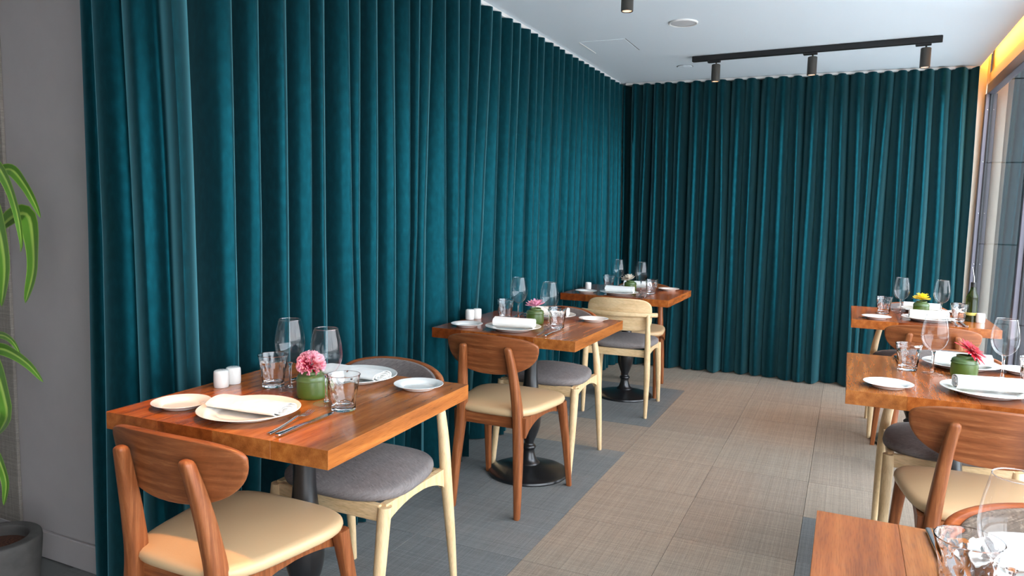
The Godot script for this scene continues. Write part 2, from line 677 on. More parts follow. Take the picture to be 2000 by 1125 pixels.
func chair_bow(o: Node3D) -> void:
	part(o, "seat", seat_rings(.465, .4, .43, .43, .474, .02, 2.9).done(50), M.fabric, "grey woven seat pad", Vector3(0, 0, .012))
	part(o, "backrest", moon(.21, .105, .105, .655, .225, .05, .1, .014, 1.0, 0.0, 4.2).done(50), M.ash_x, "pale moulded plywood back panel")
	var path := []
	var sizes := []
	for k in 25:
		var x := lerpf(-.245, .245, k / 24.0)
		path.append(Vector3(x, .66, .252 - .07 * pow(x / .245, 2.0)))
		sizes.append(Vector2(.011, .014))
	part(o, "back_rail", sweep(path, sizes, Vector3.UP, 3.0).done(45), M.ash_x, "bent wooden bow rail")
	for s in [-1.0, 1.0]:
		part(o, "leg", bar([[.205 * s, 0, .242, .011, .011], [.204 * s, .25, .235, .0185, .0185], [.2 * s, .45, .23, .0185, .0185], [.192 * s, .655, .212, .0135, .0135]], 2.0).done(60), M.ash_y)
		part(o, "leg", bar([[.208 * s, 0, -.235, .0115, .0115], [.206 * s, .2, -.205, .0175, .0175], [.2 * s, .43, -.165, .021, .021]], 2.0, 16, 4, false).done(60), M.ash_y)
		part(o, "seat_rail", rail_side(.195 * s, -.165, .225, .437, .385, .41, .385, .022).done(40), M.ash_y)
	part(o, "front_rail", rbox(Vector3(.38, .05, .022), .003, Vector3(0, .41, -.168)).done(), M.ash_x)
	part(o, "rear_rail", rbox(Vector3(.38, .045, .022), .003, Vector3(0, .41, .215)).done(), M.ash_x)


# ---------------------------------------------------------------- tables
func table(at: Vector2, w: float, d: float, cuts: Array, tones: Array, label: String, turn := 0.0) -> void:
	var o := thing("dining_table", label, "table", Vector3(at.x, 0, at.y), turn, "square wooden restaurant tables")
	var e := [-w * .5]
	e.append_array(cuts)
	e.append(w * .5)
	for k in e.size() - 1:
		var pw: float = e[k + 1] - e[k]
		var p := part(o, "plank", rbox(Vector3(d, .046, pw - .0002), .0007).done(20), M["table%d" % tones[k]], "", Vector3((e[k] + e[k + 1]) * .5, .727, 0))
		p.rotation.y = PI / 2
	if not protos.has("ped"):
		var pr := [Vector2(0, .69), Vector2(.03, .69), Vector2(.032, .66), Vector2(.037, .652), Vector2(.045, .645), Vector2(.046, .636), Vector2(.037, .628), Vector2(.033, .622), Vector2(.034, .61), Vector2(.032, .55), Vector2(.034, .48), Vector2(.042, .41), Vector2(.052, .34), Vector2(.056, .29), Vector2(.052, .24), Vector2(.038, .195), Vector2(.026, .165), Vector2(.024, .15), Vector2(.033, .142), Vector2(.035, .132), Vector2(.028, .122), Vector2(.03, .1), Vector2(.04, .07), Vector2(.056, .05), Vector2(.0, .045)]
		var fp := [Vector2(0, .056), Vector2(.05, .055), Vector2(.09, .043), Vector2(.15, .03), Vector2(.185, .02), Vector2(.196, .014), Vector2(.198, .006), Vector2(.196, 0), Vector2(0, 0)]
		protos.ped = lathe(spline2(pr, 3), 40).done(50)
		protos.foot = lathe(fp, 64).done(30)
		protos.cross = rbox(Vector3(.4, .012, .05), .002).done()
	part(o, "top_bracket", protos.cross, M.iron, "", Vector3(0, .697, 0))
	part(o, "pedestal", protos.ped, M.iron, "black turned cast iron column")
	part(o, "base_plate", protos.foot, M.iron, "round black cast iron foot")

func spline2(p: Array, steps: int) -> Array:
	var r := []
	for k in p.size() - 1:
		for s in steps:
			var a: Vector2 = p[maxi(k - 1, 0)]
			var d: Vector2 = p[mini(k + 2, p.size() - 1)]
			var q: Vector2 = p[k].cubic_interpolate(p[k + 1], a, d, float(s) / steps)
			q.x = maxf(q.x, 0.0)
			r.append(q)
	r.append(p[p.size() - 1])
	return r


# ---------------------------------------------------------------- tableware
func make_plate(o: Node3D, r: float) -> void:
	var k := r / .135
	var p := []
	for q in [[0, .006], [.075, .006], [.085, .008], [.1, .015], [.12, .0185], [.133, .021], [.135, .0205], [.1345, .019], [.12, .0155], [.1, .011], [.088, .003], [.08, 0], [.074, 0], [.07, .002], [0, .002]]:
		p.append(Vector2(q[0] * k, q[1] * (.55 + .45 * k)))
	part(o, "dish", lathe(spline2(p, 2), 64).done(50), M.porcelain)

func make_wine(o: Node3D) -> void:
	var bowl := [Vector2(.003, .082), Vector2(.014, .085), Vector2(.027, .095), Vector2(.038, .112), Vector2(.0435, .132), Vector2(.0435, .15), Vector2(.041, .172), Vector2(.037, .191), Vector2(.0325, .211), Vector2(.0318, .2118)]
	part(o, "bowl", lathe(spline2(bowl, 5), 56).done(60, false), M.bowl)
	var rimr := []
	for k in 57:
		rimr.append(Vector3(cos(TAU * k / 56) * .0322, .2112, sin(TAU * k / 56) * .0322))
	part(o, "rim", sweep(rimr, [Vector2(.0007, .0007)], Vector3.UP, 2.0, 8).done(60), M.crystal)
	part(o, "stem", lathe(spline2([Vector2(0, .084), Vector2(.007, .0835), Vector2(.005, .076), Vector2(.0038, .06), Vector2(.0035, .035), Vector2(.0042, .018), Vector2(.007, .0075), Vector2(.0, .006)], 4), 32).done(50), M.crystal)
	part(o, "foot", lathe(spline2([Vector2(.007, .0075), Vector2(.018, .0038), Vector2(.0345, .0022), Vector2(.036, .0012), Vector2(.0345, 0)], 4), 48).done(50, false), M.bowl)

func make_tumbler(o: Node3D) -> void:
	var rng := RandomNumberGenerator.new()
	rng.seed = 7
	var rows := []
	var n := 48
	var ny := 14
	var nz := FastNoiseLite.new()
	nz.seed = 3
	nz.noise_type = FastNoiseLite.TYPE_CELLULAR
	nz.cellular_return_type = FastNoiseLite.RETURN_DISTANCE
	nz.frequency = .033
	rows.append(ring(Vector3(0, 0, 0), Vector3(.0, 0, 0), Vector3(0, 0, .0), n))
	rows.append(ring(Vector3(0, 0, 0), Vector3(.027, 0, 0), Vector3(0, 0, .027), n))
	for j in ny + 1:
		var s := float(j) / ny
		var r := []
		for i in n:
			var a := TAU * i / n
			var rad := lerpf(.032, .0445, s)
			var fade := smoothstep(0.0, .15, s) * (1.0 - smoothstep(.86, .98, s))
			rad += (nz.get_noise_3d(cos(a) * 40.0, s * 90.0, sin(a) * 40.0) + .5) * .008 * fade - .002 * fade
			r.append(Vector3(cos(a) * rad, .003 + s * .095, sin(a) * rad))
		rows.append(r)
	for q in [[.0438, .0992], [.0428, .0988], [.042, .095], [.036, .06], [.0315, .03], [.028, .017], [.02, .0135], [.0, .013]]:
		rows.append(ring(Vector3(0, q[1], 0), Vector3(q[0], 0, 0), Vector3(0, 0, q[0]), n))
	var m := MB.new()
	m.grid(rows, true)
	part(o, "glass_wall", m.done(24), M.crystal)

func make_shaker(o: Node3D) -> void:
	part(o, "body", lathe(spline2([Vector2(0, .052), Vector2(.012, .0515), Vector2(.019, .0495), Vector2(.0215, .045), Vector2(.0222, .03), Vector2(.0222, .01), Vector2(.021, .0015), Vector2(.019, 0), Vector2(0, 0)], 3), 40).done(50), M.porcelain)
	var m := MB.new()
	for k in 3:
		m.join(lathe([Vector2(0, .0006), Vector2(.0011, .0005), Vector2(.0011, -.001), Vector2(0, -.001)], 10), Transform3D(Basis(), Vector3(cos(TAU * k / 3) * .005, .0518, sin(TAU * k / 3) * .005)))
	part(o, "pour_holes", m.done(), M.gasket)

func make_jar(o: Node3D) -> void:
	part(o, "body", lathe(spline2([Vector2(0, .0), Vector2(.034, 0), Vector2(.0395, .003), Vector2(.042, .012), Vector2(.0425, .035), Vector2(.0415, .05)], 4) + [Vector2(.0, .05)], 48).done(40), M.jar, "green glass body")
	part(o, "collar", lathe(spline2([Vector2(.0, .0502), Vector2(.0418, .0502), Vector2(.0422, .056), Vector2(.04, .064), Vector2(.033, .068), Vector2(.0285, .07), Vector2(.0275, .074), Vector2(.0285, .077), Vector2(.0265, .078), Vector2(.024, .076), Vector2(.023, .06), Vector2(0, .058)], 3), 48).done(40), M.jar_collar, "paler green shoulder and neck")

# knife and fork lie along z, tip towards -z
func make_knife(o: Node3D) -> void:
	part(o, "handle", sweep([Vector3(0, .004, .11), Vector3(0, .0045, .107), Vector3(0, .0045, .03), Vector3(0, .0045, .0), Vector3(0, .0045, -.012)], [Vector2(.006, .003), Vector2(.0085, .0042), Vector2(.0068, .0038), Vector2(.006, .0032), Vector2(.0055, .002)], Vector3.UP, 3.0).done(40), M.steel)
	var pts := [Vector2(-.006, -.01), Vector2(-.0065, -.09), Vector2(-.004, -.108), Vector2(.001, -.116), Vector2(.006, -.105), Vector2(.0085, -.08), Vector2(.008, -.04), Vector2(.006, -.01)]
	part(o, "blade", shifted(slab(pts, Vector3(1, 0, 0), Vector3(0, 0, 1), Vector3(0, .0018, 0), .0004), Vector3(0, .003, 0)).done(30), M.steel)

func make_fork(o: Node3D) -> void:
	var path := []
	var sz := []
	for q in [[.105, .003, .005], [.102, .0032, .0065], [.06, .004, .006], [.02, .007, .004], [-.02, .0115, .0034], [-.035, .010, .006], [-.045, .0075, .0105]]:
		path.append(Vector3(0, q[1], q[0]))
		sz.append(Vector2(q[2], .0017))
	part(o, "handle", sweep(path, sz, Vector3.UP, 2.6).done(50), M.steel)
	var tm := sweep([Vector3(0, .0078, -.042), Vector3(0, .0055, -.055), Vector3(0, .0055, -.075), Vector3(0, .009, -.097)], [Vector2(.0017, .001), Vector2(.0016, .001), Vector2(.0014, .0009), Vector2(.0008, .0006)], Vector3.UP, 2.4, 8).done(50)
	for k in 4:
		part(o, "tine", tm, M.steel, "", Vector3((k - 1.5) * .0056, 0, 0))

# cloth rolled up, flattened; lies along x
func make_napkin(o: Node3D, length: float, half_d: float, half_h: float, sd: int) -> void:
	var n := FastNoiseLite.new()
	n.seed = sd
	n.frequency = .9
	var turns := 2.6
	var steps := 84
	var cross := func(k: float, x: float, off: float) -> Vector3:
		var a := k * turns * TAU
		var f := lerpf(.30, 1.0, k) + off
		var wob := 1.0 + .05 * n.get_noise_2d(x * 12.0, a * .9)
		var y := sin(a) * half_h * f * wob
		var z := cos(a) * half_d * f * wob
		return Vector3(x + .004 * n.get_noise_2d(k * 9.0, 4.0) * signf(x), half_h * .98 + maxf(y, -half_h * .97), z)
	var rows := []
	var xs := 13
	for j in xs:
		var x := lerpf(-length * .5, length * .5, j / float(xs - 1))
		var r := []
		for i in steps + 1:
			r.append(cross.call(float(i) / steps, x, .045))
		for i in steps + 1:
			r.append(cross.call(1.0 - float(i) / steps, x, -.035))
		rows.append(r)
	var m := MB.new()
	m.grid(rows, true)
	# close the cloth's cut edges at both ends
	for j in [0, xs - 1]:
		var base := m.v.size()
		var r: Array = rows[j]
		for p in r:
			m.pt(p)
		var t := r.size()
		for i in steps:
			if j == 0:
				m.quad(base + i, base + t - 1 - i, base + t - 2 - i, base + i + 1)
			else:
				m.quad(base + i, base + i + 1, base + t - 2 - i, base + t - 1 - i)
	part(o, "rolled_cloth", m.done(60), M.napkin)


# ---------------------------------------------------------------- flowers
func petal(length: float, width: float, cup: float, rows_n := 5) -> MB:
	var m := MB.new()
	var rows := []
	for j in rows_n:
		var s := j / float(rows_n - 1)
		var w := width * (sin(pow(s, .8) * PI * .86 + .12)) * .5
		var r := []
		for i in 3:
			var k := i - 1.0
			r.append(Vector3(k * w, cup * s * s + absf(k) * w * .35, s * length))
		rows.append(r)
	m.grid(rows)
	return m

func bloom_layers(layers: Array, sd: int) -> MB:
	var rng := RandomNumberGenerator.new()
	rng.seed = sd
	var m := MB.new()
	for l in layers:   # count, length, width, raise angle, cup, height
		var pm := petal(l[1], l[2], l[4])
		for k in l[0]:
			var b := Basis(Vector3.UP, TAU * (k + rng.randf_range(-.25, .25)) / l[0] + l[3]) * Basis(Vector3.RIGHT, -l[3] + rng.randf_range(-.15, .15)) * Basis(Vector3.BACK, rng.randf_range(-.3, .3))
			m.join(pm, Transform3D(b.scaled(Vector3.ONE * rng.randf_range(.88, 1.1)), Vector3(0, l[5], 0)))
	return m

func ruffle(sd: int, r: float) -> MB:
	# carnation: crimped petals packed into a dome
	var rng := RandomNumberGenerator.new()
	rng.seed = sd
	var m := MB.new()
	for k in 46:
		var y := rng.randf_range(-.15, 1.0)
		var a := k * 2.39996
		var d := Vector3(cos(a) * sqrt(maxf(0.0, 1.0 - y * y)), y, sin(a) * sqrt(maxf(0.0, 1.0 - y * y)))
		var side := d.cross(Vector3(rng.randf_range(-1, 1), rng.randf_range(-1, 1), rng.randf_range(-1, 1))).normalized()
		var nrm := d.cross(side)
		var rows := []
		var w := r * rng.randf_range(.55, .8)
		for j in 5:
			var s := j / 4.0
			var row := []
			for i in 9:
				var u := i / 8.0 - .5
				var out := d * r * (.25 + .75 * s) + side * u * 2.0 * w * (.25 + .75 * s) * .8
				out += nrm * sin(u * 22.0 + k) * r * .13 * s + d * (sin(u * 40.0 + k) * .05 - u * u * .6) * r * s
				row.append(out)
			rows.append(row)
		m.grid(rows, false, true)
	return m

func flower(label: String, at: Vector3, turn: Vector3, kind: String, group := "flowers in the green jars") -> void:
	var o := thing("cut_flower", label, "flower", at, 0.0, group)
	o.rotation = turn
	var stem := sweep([Vector3(0, -.05, 0), Vector3(0, -.02, 0), Vector3(0, .002, 0)], [Vector2(.0022, .0022)], Vector3.BACK, 2.0, 8)
	part(o, "stem", stem.done(60), M.stem)
	var b: MB
	match kind:
		"pink":
			b = shifted(ruffle(4, .041), Vector3(0, .016, 0))
		"blush":
			b = bloom_layers([[18, .040, .011, .25, .006, 0], [16, .036, .010, .55, .004, .002], [13, .030, .009, .85, .003, .004], [9, .022, .008, 1.15, .002, .005]], 5)
		"ivory":
			b = bloom_layers([[18, .040, .014, .1, .008, 0], [16, .036, .013, .5, .004, .003], [13, .032, .012, .85, .0, .006], [9, .024, .010, 1.2, .0, .008]], 6)
		"yellow":
			b = bloom_layers([[22, .043, .012, .05, .006, 0], [20, .039, .012, .3, .004, .004], [16, .033, .011, .6, .003, .007], [12, .025, .009, .95, .002, .009], [8, .016, .007, 1.25, 0, .01]], 7)
		_:
			b = bloom_layers([[26, .044, .0085, -.05, -.001, 0], [24, .040, .008, .14, .001, .002], [18, .026, .006, .4, .0, .004], [14, .016, .005, .8, .0, .005]], 8)
	var grow: float = {"pink": 1.0, "blush": 1.22, "ivory": 1.3, "yellow": 1.15, "crimson": 1.3}[kind]
	for i in b.v.size():
		b.v[i] *= grow
	var bl := part(o, "petals", b.done(75, false), M[kind])
	bl.set_meta("kind", "stuff")
	if kind == "crimson":
		part(o, "flower_head", lathe([Vector2(0, .012), Vector2(.006, .011), Vector2(.009, .007), Vector2(.009, 0), Vector2(.004, -.006), Vector2(0, -.007)], 20).done(50), M.crimson)


# ---------------------------------------------------------------- curtains
# crests: arrays of plan points at the top and at mid height; the cloth dips by 'deep' between crests
func curtain(top: Array, mid: Array, y_top: float, inward: Array, deep: float, sd: int) -> ArrayMesh:
	var rng := RandomNumberGenerator.new()
	rng.seed = sd
	var n := top.size()
	var low := []
	for k in n:
		low.append(mid[k] + (mid[k] - top[k]) * .55 - inward[k] * rng.randf_range(-.005, .03))
		if k > 3 and k < n - 2 and rng.randf() < .36:   # some folds sink back towards the hem and merge with the next
			low[k] += inward[k] * rng.randf_range(.05, .085)
			mid[k] += inward[k] * rng.randf_range(.0, .02)
	var dj := PackedFloat32Array()
	for k in n:
		dj.append(rng.randf_range(.65, 1.2))
	var rows := []
	var ny := 30
	var per := 14
	for j in ny + 1:
		var s := 1.0 - float(j) / ny
		var y := .006 + (y_top - .006) * s
		var r := []
		var pts := []
		for k in n:
			var p: Vector2
			if s > .5:
				p = mid[k].lerp(top[k], smoothstep(0.0, 1.0, (s - .5) * 2.0) * .5 + (s - .5))
			else:
				p = low[k].lerp(mid[k], s * 2.0)
			p += inward[k].orthogonal() * .006 * sin(s * 7.0 + k * 1.7) * (1.0 - s)
			pts.append(p)
		for k in n - 1:
			var a: Vector2 = pts[k]
			var b: Vector2 = pts[k + 1]
			var gap := a.distance_to(b)
			var inn: Vector2 = ((inward[k] + inward[k + 1]) * .5).normalized()
			var d := minf(deep, gap * .8 + .018) * (.42 if inn.y < -.8 and inn.x > -.5 and pts[0].y > -2.0 else 1.0) * lerpf(dj[k], 1.0, s * .6) * lerpf(1.12, 1.0, s)
			for i in per:
				var u := i / float(per)
				var w := .5 - .5 * cos(TAU * u)
				var q := a.lerp(b, u + (.10 + .06 * sin(k * 2.3)) * sin(TAU * u)) + inn * d * w
				r.append(Vector3(q.x, y, q.y))
		var e: Vector2 = pts[n - 1]
		r.append(Vector3(e.x, y, e.y))
		rows.append(r)
	# the back of the cloth, three millimetres behind, joined round all edges
	var m := MB.new()
	var cols: int = rows[0].size()
	var back := []
	for j in rows.size():
		var r := []
		for i in cols:
			var t: Vector3 = (rows[j][mini(i + 1, cols - 1)] - rows[j][maxi(i - 1, 0)])
			var nn := Vector3(-t.z, 0, t.x).normalized()
			r.append(rows[j][i] - nn * .003)
		back.append(r)
	var full := []
	for j in rows.size():
		var r: Array = rows[j].duplicate()
		for i in cols:
			r.append(back[j][cols - 1 - i])
		full.append(r)
	m.grid(full, true)
	for j in [0, full.size() - 1]:
		var base := m.v.size()
		for p in full[j]:
			m.pt(p)
		var t: int = cols * 2
		for i in cols - 1:
			m.quad(base + i, base + i + 1, base + t - 2 - i, base + t - 1 - i)
	return m.done(70)


# ---------------------------------------------------------------- plant
func leaf(path: Array, width: float, fold: float, face: Vector3) -> ArrayMesh:
	var c := Curve3D.new()
	for i in path.size():
		var a: Vector3 = path[maxi(i - 1, 0)]
		var b: Vector3 = path[mini(i + 1, path.size() - 1)]
		var h := (b - a) / 6.0
		c.add_point(path[i], -h, h)
	var ln := c.get_baked_length()
	var rows := []
	var back := []
	for j in 25:
		var s := j / 24.0
		var p := c.sample_baked(ln * s, true)
		var q := c.sample_baked(minf(ln, ln * s + .01), true) - c.sample_baked(maxf(0, ln * s - .01), true)
		var tan := q.normalized()
		var side := tan.cross(face).normalized()
		var nrm := side.cross(tan).normalized()
		var w := width * .5 * pow(sin(clampf(s * .9 + .1, 0, 1) * PI), .62) * (1.0 if s < .96 else .8)
		if s > .995:
			w = .0005
		var r := []
		var rb := []
		for i in 9:
			var u := i / 4.0 - 1.0
			var x := p + side * u * w + nrm * (absf(u) * w * fold + .12 * w * sin(s * 16.0) * u)
			r.append(x)
			rb.append(x - nrm * .0012)
		rows.append(r)
		back.append(rb)
	var m := MB.new()
	m.grid(rows, false, true)
	m.grid(back, false, true)
	return m.done(80, false)


# ================================================================ the scene
func _ready() -> void:
	# camera
	var cam := Camera3D.new()
	cam.name = "camera"
	cam.position = Vector3(0, 1.293, 0)
	cam.rotation_order = EULER_ORDER_YXZ
	cam.rotation_degrees = Vector3(-5.968, 24.528, 1.373)
	cam.fov = 42.96
	cam.near = .05
	cam.far = 60.0
	add_child(cam)
	cam.current = true
	# sky: bright overcast
	var sky_m := ProceduralSkyMaterial.new()
	sky_m.sky_top_color = Color(.88, .94, 1.0)
	sky_m.sky_horizon_color = Color(.96, .98, 1.0)
	sky_m.ground_bottom_color = Color(.5, .5, .5)
	sky_m.ground_horizon_color = Color(.7, .72, .74)
	sky_m.sky_energy_multiplier = 1.0
	sky_m.sun_angle_max = 1.0
	var sky := Sky.new()
	sky.sky_material = sky_m
	var env := Environment.new()
	env.background_mode = Environment.BG_SKY
	env.sky = sky
	env.background_energy_multiplier = 9.3
	env.tonemap_mode = Environment.TONE_MAPPER_LINEAR
	env.tonemap_exposure = 1.0
	env.sdfgi_enabled = true
	env.ssao_enabled = true
	env.ssil_enabled = true
	var we := WorldEnvironment.new()
	we.name = "world_environment"
	we.environment = env
	add_child(we)
	make_materials()
	room()
	outside()
	cloths()
	ceiling_things()
	furniture()
	settings()
	plant()


func warm_spot(at: Vector3, to: Vector3, energy: float, angle := 22.0, size := .03) -> SpotLight3D:
	var l := SpotLight3D.new()
	l.name = "spot_lamp_light"
	l.light_color = rgb8(255, 176, 100)
	l.light_energy = energy
	l.spot_angle = angle
	l.spot_angle_attenuation = .5
	l.spot_range = 8.0
	l.spot_attenuation = 2.0
	l.light_size = size
	l.shadow_enabled = true
	add_child(l, true)
	l.look_at_from_position(at, to, Vector3.BACK if absf((to - at).normalized().y) > .98 else Vector3.UP)
	return l


func room() -> void:
	# carpeted floor: slab with loose-laid carpet tiles
	var fl := struct("floor", "carpeted restaurant floor of grey and beige woven tiles", rbox(Vector3(5.4, .1, 10.2), .002, Vector3(-1.75, -.056, -1.6)).done(), M.carpet2, Vector3.ZERO, "floor")
	var xs := [-2.425, -1.96, -1.495, -1.03, -.565, -.1, .365, .83]
	var zs := [-6.4, -5.92, -5.39, -4.86, -4.33, -3.8, -3.335, -2.87, -2.405, -1.94, -1.475, -1.01, -.545]
	var rng := RandomNumberGenerator.new()
	rng.seed = 12
	for i in xs.size() - 1:
		for j in zs.size() - 1:
			var cx: float = (xs[i] + xs[i + 1]) * .5
			var cz: float = (zs[j] + zs[j + 1]) * .5
			var grey: bool = cx < -1.03 and cz > -5.39
			if cx < -1.03 and cz > -4.33 and cz < -3.8:
				grey = false
			if cx > -.1 and cz > -3.3:
				grey = true
			var w: float = xs[i + 1] - xs[i] - .0006
			var d: float = zs[j + 1] - zs[j] - .0006
			var m := MB.new()
			var b := .0008
			var turned := (i + j) % 2 == 1
			var ou := Vector2(rng.randf(), rng.randf())
			var q := []
			for c in [[-.5, -.5], [.5, -.5], [.5, .5], [-.5, .5]]:
				q.append([c[0], c[1]])
			var id := []
			for lv in [[0.0, 0.0], [1.0, 0.0]]:
				for c in q:
					var ins: float = b if lv[0] > 0 else 0.0
					var p := Vector3(c[0] * (w - ins * 2), -.006 + .006 * lv[0], c[1] * (d - ins * 2))
					var u := Vector2(p.x / .465, p.z / .465) + ou
					id.append(m.pt(p, Vector2(u.y, u.x) if turned else u))
			m.quad(id[4], id[5], id[6], id[7])
			m.quad(id[3], id[2], id[1], id[0])
			for k in 4:
				m.quad(id[k], id[(k + 1) % 4], id[4 + (k + 1) % 4], id[4 + k])
			var tone := (2 if grey else 0) + rng.randi_range(0, 1)
			part(fl, "carpet_tile", m.done(10), M["carpet%d" % tone], "", Vector3(cx, 0, cz))
	# ceiling, open along the window for the light cove
	struct("ceiling", "smooth white plaster ceiling", rbox(Vector3(5.2, .16, 10.2), .004, Vector3(-1.82, 2.48, -1.6)).done(), M.ceiling, Vector3.ZERO, "ceiling")
	struct("ceiling_cove", "recess above the window that hides a light strip", rbox(Vector3(.2, .05, 10.2), .002, Vector3(.86, 2.585, -1.6)).done(), M.white_paint, Vector3.ZERO, "ceiling")
	# walls
	struct("wall_left", "plain wall behind the long teal curtain", rbox(Vector3(.12, 2.6, 4.8), .002, Vector3(-2.03, 1.25, -4.1)).done(), M.grey_wall, Vector3.ZERO, "wall")
	struct("wall_back", "plain wall behind the far teal curtain", rbox(Vector3(3.005, 2.6, .12), .002, Vector3(-.6425, 1.25, -6.46)).done(), M.cream_wall, Vector3.ZERO, "wall")
	struct("wall_side", "grey wall beside the curtain, behind the plant", rbox(Vector3(2.3, 2.6, .1), .002, Vector3(-3.25, 1.25, -1.68)).done(), M.grey_wall, Vector3.ZERO, "wall")
	struct("wall_far_left", "grey wall left of the camera", rbox(Vector3(.1, 2.6, 5.2), .002, Vector3(-4.4, 1.25, .85)).done(), M.grey_wall, Vector3.ZERO, "wall")
	struct("wall_behind", "grey wall behind the camera", rbox(Vector3(5.4, 2.6, .1), .002, Vector3(-1.75, 1.25, 3.46)).done(), M.grey_wall, Vector3.ZERO, "wall")
	struct("baseboard_side", "grey baseboard along the wall beside the curtain", rbox(Vector3(2.3, .1, .014), .003, Vector3(-3.25, .05, -1.623)).done(), M.grey_wall, Vector3.ZERO, "baseboard")
	struct("trim_1", "woven beige linen wall panel behind the plant", rbox(Vector3(1.2, 2.4, .012), .002, Vector3(-3.315, 1.2, -1.624)).done(), M.linen, Vector3.ZERO, "panel")
	# return wall between the far curtain and the window, with its warm-lit timber-toned trim
	struct("wall_return", "cream strip of wall between far curtain and window", rbox(Vector3(.075, 2.5, .04), .002, Vector3(.8, 1.25, -6.36)).done(), M.cream_wall, Vector3.ZERO, "wall")
	# window wall: head, fascia, jamb, panes
	var head := struct("trim_2", "cream fascia above the window washed by warm light", rbox(Vector3(.03, .27, 9.86), .002, Vector3(.895, 2.425, -1.58)).done(), M.cream_wall, Vector3.ZERO, "trim")
	part(head, "step", rbox(Vector3(.022, .09, 9.84), .003, Vector3(.870, 2.335, -1.57)).done(), M.cream_wall)
	var zj := [-6.34, -4.75, -3.1, -1.45, .2, 1.85]
	struct("wall_right", "grey wall beyond the window, behind the camera", rbox(Vector3(.2, 2.6, 1.64), .002, Vector3(.95, 1.25, 2.69)).done(), M.grey_wall, Vector3.ZERO, "wall")
	for k in zj.size() - 1:
		var z0: float = zj[k]
		var z1: float = zj[k + 1]
		var win := struct("window_%d" % (k + 1), ["far full-height window pane beside the yellow flower table", "second full-height window pane from the far curtain", "third full-height window pane from the far curtain", "fourth full-height window pane, beside the camera", "fifth full-height window pane, behind the camera"][k], rbox(Vector3(.045, .075, z1 - z0 - .002), .003, Vector3(.865, 2.25, (z0 + z1) * .5)).done(), M.frame, Vector3.ZERO, "window")
		var jamb := part(win, "jamb", rbox(Vector3(.032, 2.22, .05), .003, Vector3(.848, 1.105, z0 + .027)).done(), M.frame)
		part(win, "sill", rbox(Vector3(.05, .03, z1 - z0 - .06), .003, Vector3(.865, .015, (z0 + z1) * .5)).done(), M.frame)
		part(win, "gasket", rbox(Vector3(.008, 2.18, .008), .001, Vector3(.862, 1.12, z0 + .057)).done(), M.gasket)
		var pm := MB.new()
		var x := .868
		var a := pm.pt(Vector3(x, .03, z0 + .053))
		var b := pm.pt(Vector3(x, .03, z1))
		var c := pm.pt(Vector3(x, 2.215, z1))
		var d := pm.pt(Vector3(x, 2.215, z0 + .053))
		pm.quad(a, b, c, d)
		part(win, "pane", pm.done(10, false), M.pane)
		if k == 0:
			var sm := lathe([Vector2(0, .004), Vector2(.003, .0035), Vector2(.0045, .001), Vector2(.0045, 0), Vector2(0, 0)], 14).done(50)
			for y in [2.1, 1.73, 1.36, .99, .62]:
				var sc := part(jamb, "screw", sm, M.chrome, "", Vector3(.848, y, z0 + .052))
				sc.rotation.x = PI / 2
	# warm light strip hidden in the cove
	var strip := thing("light_strip", "warm light strip hidden in the cove above the window", "light strip")
	part(strip, "diffuser", rbox(Vector3(.012, .02, 9.5), .002, Vector3(.79, 2.52, -1.62)).done(), M.led)
	var al := AreaLight3D.new()
	al.name = "cove_strip_light"
	al.light_color = rgb8(255, 168, 72)
	al.light_energy = 4.6
	al.area_size = Vector2(9.5, .02)
	al.area_range = 6.0
	al.shadow_enabled = true
	add_child(al)
	al.look_at_from_position(Vector3(.80, 2.52, -1.62), Vector3(.9, 2.46, -1.62), Vector3.UP)


func outside() -> void:
	var w := struct("wall_outside", "grey granite facade return outside the window", rbox(Vector3(3.6, 4.6, .2), .003, Vector3(2.52, 2.2, -6.78)).done(), M.gasket, Vector3.ZERO, "wall")
	var ys := [-.1, .52, 1.13, 1.75, 2.37, 2.99, 3.61, 4.4]
	for j in ys.size() - 1:
		for i in 4:
			var x0 := .80 + i * .85
			part(w, "granite_panel", rbox(Vector3(.842, ys[j + 1] - ys[j] - .008, .03), .002, Vector3(x0 + .425, (ys[j] + ys[j + 1]) * .5, -6.665)).done(), M.granite)
	struct("pavement", "pale pavement outside the window", rbox(Vector3(11.0, .1, 22.0), .003, Vector3(6.45, -.1, -1.0)).done(), M.pavement, Vector3.ZERO, "pavement")


